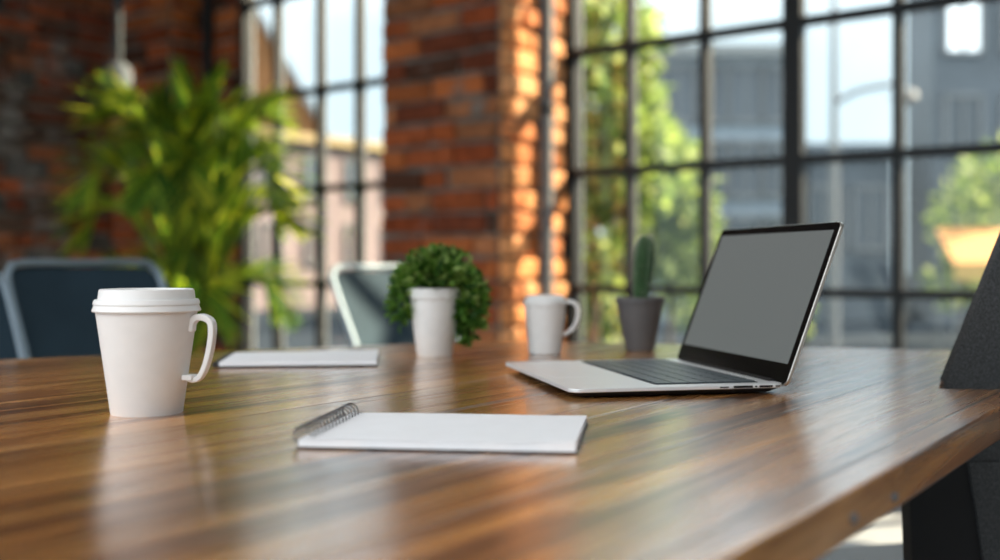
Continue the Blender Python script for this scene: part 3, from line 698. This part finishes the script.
# ---------------------------------------------------------------- pendant lamp
lp_ = at(118, 73, 6.35); pen = empty('pendant_lamp', (lp_.x, lp_.y, H), label='grey pendant lamp on a thin rod in front of the dark brick wall', cat='lamp')
zL = at(118, 64, 6.35).z-H
bm = bmesh.new(); tube(bm, [(0, 0, 0), (0, 0, zL)], .023, 12); obj('rod', bm, mat('grey_rod', (.04, .048, .055), .8), pen, smooth=True)
obj('ceiling_rose', lathe([(.05, -.03), (.06, 0), (0, 0)], 24), M_pipe, pen)
obj('lamp_shade', lathe([(.012, zL+.01), (.05, zL), (.075, zL-.03), (.088, zL-.14), (.084, zL-.14), (.07, zL-.035), (0, zL-.01)], 32), mat('grey_shade', (.065, .08, .095), .8), pen, smooth=True)

# ---------------------------------------------------------------- outside
def building(name, label, O, ang, width, h, depth, wall, win, grid, wsize, z0w=.7, sill=None, parapet=None, cat='building'):
    root = empty(name, O, ang, label=label, cat=cat)
    bm = bmesh.new(); box(bm, (width/2, depth/2, h/2), (width, depth, h)); obj('walls', bm, wall, root)
    nx, nz_ = grid
    for i in range(nx):
        for j in range(nz_):
            cx = width*(i+.5)/nx; cz = z0w+(h-z0w)*(j+.5)/nz_; m = win[(i*3+j*2) % len(win)]
            bm = bmesh.new(); ww, wh = wsize
            for c, s_ in (((cx-ww/2, -.03, cz), (.07, .12, wh)), ((cx+ww/2, -.03, cz), (.07, .12, wh)), ((cx, -.03, cz-wh/2), (ww+.07, .12, .07)), ((cx, -.03, cz+wh/2), (ww+.07, .12, .07)), ((cx, -.03, cz), (.04, .1, wh))): box(bm, c, s_)
            f = obj('window', bm, M_pipe, root)
            bm = bmesh.new(); box(bm, (cx, -.012, cz), (ww-.06, .04, wh-.06)); obj('pane', bm, m, f)
    bm = bmesh.new(); box(bm, (width/2, depth/2-.1, h+.08), (width+.2, depth+.2, .2)); obj('cornice', bm, parapet or wall, root)
    return root
M_bwall = mat('blue_grey_render', (.20, .25, .30), .8, noise=(.8, .15))
M_bdark = mat('dark_slate_cladding', (.068, .085, .105), .7, noise=(.7, .3))
M_bpink = mat('mauve_render', (.20, .155, .16), .9, noise=(.5, .15))
M_bcream = mat('cream_render', (.36, .35, .31), .9, noise=(.6, .1))
M_borange = mat('orange_render', (.26, .12, .045), .9, noise=(.6, .2))
M_byel = mat('yellow_cornice', (.30, .23, .12), .9)
M_gdark = mat('dark_glass', (.03, .04, .055), .12, spec=.8)
M_gsky = mat('sky_glass', (.35, .40, .45), .08, .9)
M_glit = mat('bright_glass', (.9, .93, .95), .25, .2, emit=(.85, .93, 1, .9))  # emission stands in for the bright reflection in these panes
M_street = mat('street', (.020, .027, .036), 1.0, spec=.05, noise=(.6, .25))
M_grass = mat('grass', (.10, .16, .04), .9, noise=(3, .4))
bm = bmesh.new(); prism(bm, [tuple(W(-40, -.3).xy), tuple(W(50, -.3).xy), tuple(W(50, -90).xy), tuple(W(-40, -90).xy)], -.3, -.14)
tag(obj('street_ground', bm, M_street), kind='structure')
building('office_building', 'blue-grey office block with rows of windows seen through the middle panes', (2.2, 19, -.14), 0, 2.9, 4.6, 4, M_bwall, [M_gdark, M_bdark, M_gdark], (5, 3), (.55, .95), parapet=M_pale)
building('low_building', 'low dark building with flat roof under the bright sky', (5.35, 19.5, -.14), 0, 1.6, 2.95, 4, M_bdark, [M_gdark], (2, 1), (.6, 1.1))
building('dark_building', 'tall dark slate building with bright windows at the right', (7.4, 18.8, -.14), 0, 7, 7.6, 1.2, M_bdark, [M_gdark, M_glit, M_gdark, M_bwall, M_glit, M_gdark], (7, 4), (.62, .95), z0w=.9)
# left window view
building('cream_building', 'bright cream building at the left edge of the left window', (-5.3, 14, -.14), 53*D2R, 1.9, 9, 3, M_bcream, [M_gsky, M_bcream], (1, 4), (.5, 1.1))
building('mauve_building', 'dusty mauve building with pale yellow cornice outside the left window', (-5.4, 23.5, -.14), 53*D2R, 9, 3.75, 4, M_bpink, [M_bpink, M_gdark, M_gsky], (7, 2), (.5, .9), parapet=M_byel)
gb = empty('gabled_house', (-12.0, 34, -.14), 20*D2R, label='orange gabled house rising behind the mauve building', cat='house')
bm = bmesh.new(); v = [(0, 0, 0), (6.4, 0, 0), (6.4, 0, 5.5), (3.2, 0, 11), (0, 0, 5.5)]; a = [bm.verts.new(p) for p in v]; b = [bm.verts.new((p[0], 6, p[2])) for p in v]
bm.faces.new(a); bm.faces.new(b[::-1])
for i in (0, 1, 4): bm.faces.new((a[i], b[i], b[(i+1) % 5], a[(i+1) % 5]))
bmesh.ops.recalc_face_normals(bm, faces=bm.faces); obj('walls', bm, M_borange, gb)
bm = bmesh.new()
for x0, x1 in ((-.3, 3.2), (6.7, 3.2)):
    q = [Vector((x0, -.3, 5.0)), Vector((x1, -.3, 11.05)), Vector((x1, 6.3, 11.05)), Vector((x0, 6.3, 5.0))]
    lo = [bm.verts.new(p) for p in q]; hi = [bm.verts.new(p+UP*.25) for p in q]; bm.faces.new(lo); bm.faces.new(hi)
    for i in range(4): bm.faces.new((lo[i], lo[(i+1) % 4], hi[(i+1) % 4], hi[i]))
bmesh.ops.recalc_face_normals(bm, faces=bm.faces); obj('roof', bm, M_pale, gb)

TG = [(.21, .30, .06), (.32, .41, .09), (.13, .21, .06), (.50, .57, .20), (.09, .14, .05)]
def tree(label, x, y, trunk_h, blobs, n, ls, seed, name='tree', group=None, pal=TG):
    r = random.Random(seed); root = empty(name, (x, y, -.14), label=label, cat='tree' if name == 'tree' else 'shrub', group=group)
    bm = bmesh.new(); tube(bm, smooth_pts([(0, 0, 0), (.03, .02, trunk_h*.5), (-.03, 0, trunk_h)], 4), [.05*trunk_h/2.5+.016-.002*i for i in range(9)], 8)
    for bx, by, bz, br in blobs: tube(bm, [(-.03*.5, 0, trunk_h*.8), (bx*.6, by*.6, trunk_h*.8+(bz-trunk_h*.8)*.6), (bx, by, bz)], [.04, .025, .01], 6)
    obj('trunk', bm, M_bark, root)
    bm = bmesh.new(); cl = bm.loops.layers.float_color.new('Col'); tot = sum(b[3]**2 for b in blobs)
    for bx, by, bz, br in blobs:
        for i in range(int(n*br*br/tot)):
            d = rand_dir(r); p = Vector((bx, by, bz))+d*br*(.35+.7*r.random()); c = r.choice(pal); kk = r.uniform(.8, 1.2)
            leaf_quad(bm, cl, p, (d+rand_dir(r)).normalized(), rand_dir(r), ls*r.uniform(.8, 1.3), ls*.7, [v_*kk for v_ in c])
    obj('foliage', bm, M_leaf, root)
tree('leafy yellow-green tree just outside the window beside the brick pillar', at(592, 262, 9.8).x, 9.8, 1.7, [(0, 0, 2.4, .62), (-.3, .2, 1.75, .5), (.25, -.1, 1.9, .45), (.1, 0, 3.0, .5), (-.25, .1, 3.5, .45), (0, 0, 1.2, .45)], 3600, .15, 1)
tree('yellow-green tree behind the cactus, outside the window', at(668, 262, 12.2).x, 12.2, 1.2, [(0, 0, 1.75, .5), (-.35, .1, 2.35, .45), (.15, 0, 1.15, .48), (-.1, .1, 1.3, .4), (-.1, 0, 2.2, .35)], 2600, .15, 2)
for i, (px, Y, hgt_, rr2) in enumerate(((585, 12.5, .7, .5), (696, 13.3, .62, .42), (768, 14.6, .4, .4))):
    tree(['low shrub at the foot of the trees by the pillar', 'low shrub outside the window behind the laptop lid', 'smallest shrub in front of the blue-grey office block'][i], at(px, 262, Y).x, Y, .3, [(0, 0, hgt_, rr2), (.3, 0, hgt_*.7, rr2*.7)], 600, .12, 10+i, name='shrub')
tree('green shrub outside the rightmost panes, left of the orange awning', at(962, 262, 14.0).x, 14.0, .8, [(0, 0, 1.6, .45), (.35, 0, 1.0, .5), (-.1, 0, .8, .35), (.5, .1, 2.1, .5)], 1100, .13, 30, name='shrub')
aw = at(975, 255, 13.2); awn = empty('market_awning', (aw.x, aw.y, -.14), -5*D2R, label='orange awning stall outside the rightmost panes', cat='awning')
bm = bmesh.new(); prism(bm, [(-.35, -.35), (.9, -.35), (.9, .35), (-.35, .35)], 1.02, 1.04)
for v in bm.verts:
    if v.co.y > 0: v.co.z += .42
obj('canopy', bm, mat('orange_canvas', (.45, .20, .05), .8), awn)
bm = bmesh.new(); box(bm, (.275, -.36, .93), (1.25, .02, .2)); obj('valance', bm, mat('yellow_canvas', (.5, .33, .09), .8), awn)
for x, y in ((-.32, -.32), (.87, -.32), (-.32, .32), (.87, .32)):
    bm = bmesh.new(); tube(bm, [(x, y, 0), (x, y, 1.03 if y < 0 else 1.4)], .02, 8); obj('post', bm, M_pipe, awn)
sp_ = at(834, 262, 12.5); lampp = empty('street_lamp', (sp_.x, sp_.y, -.14), 0, label='dark street lamp post with side arm outside the middle right pane', cat='street lamp')
bm = bmesh.new(); tube(bm, [(0, 0, 0), (0, 0, 4.2)], [.06, .035], 10); obj('post', bm, M_pipe, lampp, smooth=True)
bm = bmesh.new(); tube(bm, smooth_pts([(0, 0, 2.85), (.3, 0, 3.0), (.75, 0, 3.08)], 4), .035, 8); obj('arm', bm, M_pipe, lampp, smooth=True)
obj('lantern', lathe([(.03, 3.02), (.13, 2.98), (.15, 2.9), (.05, 2.84), (0, 2.83)], 16, c=(.8, 0, 0)), M_pipe, lampp)
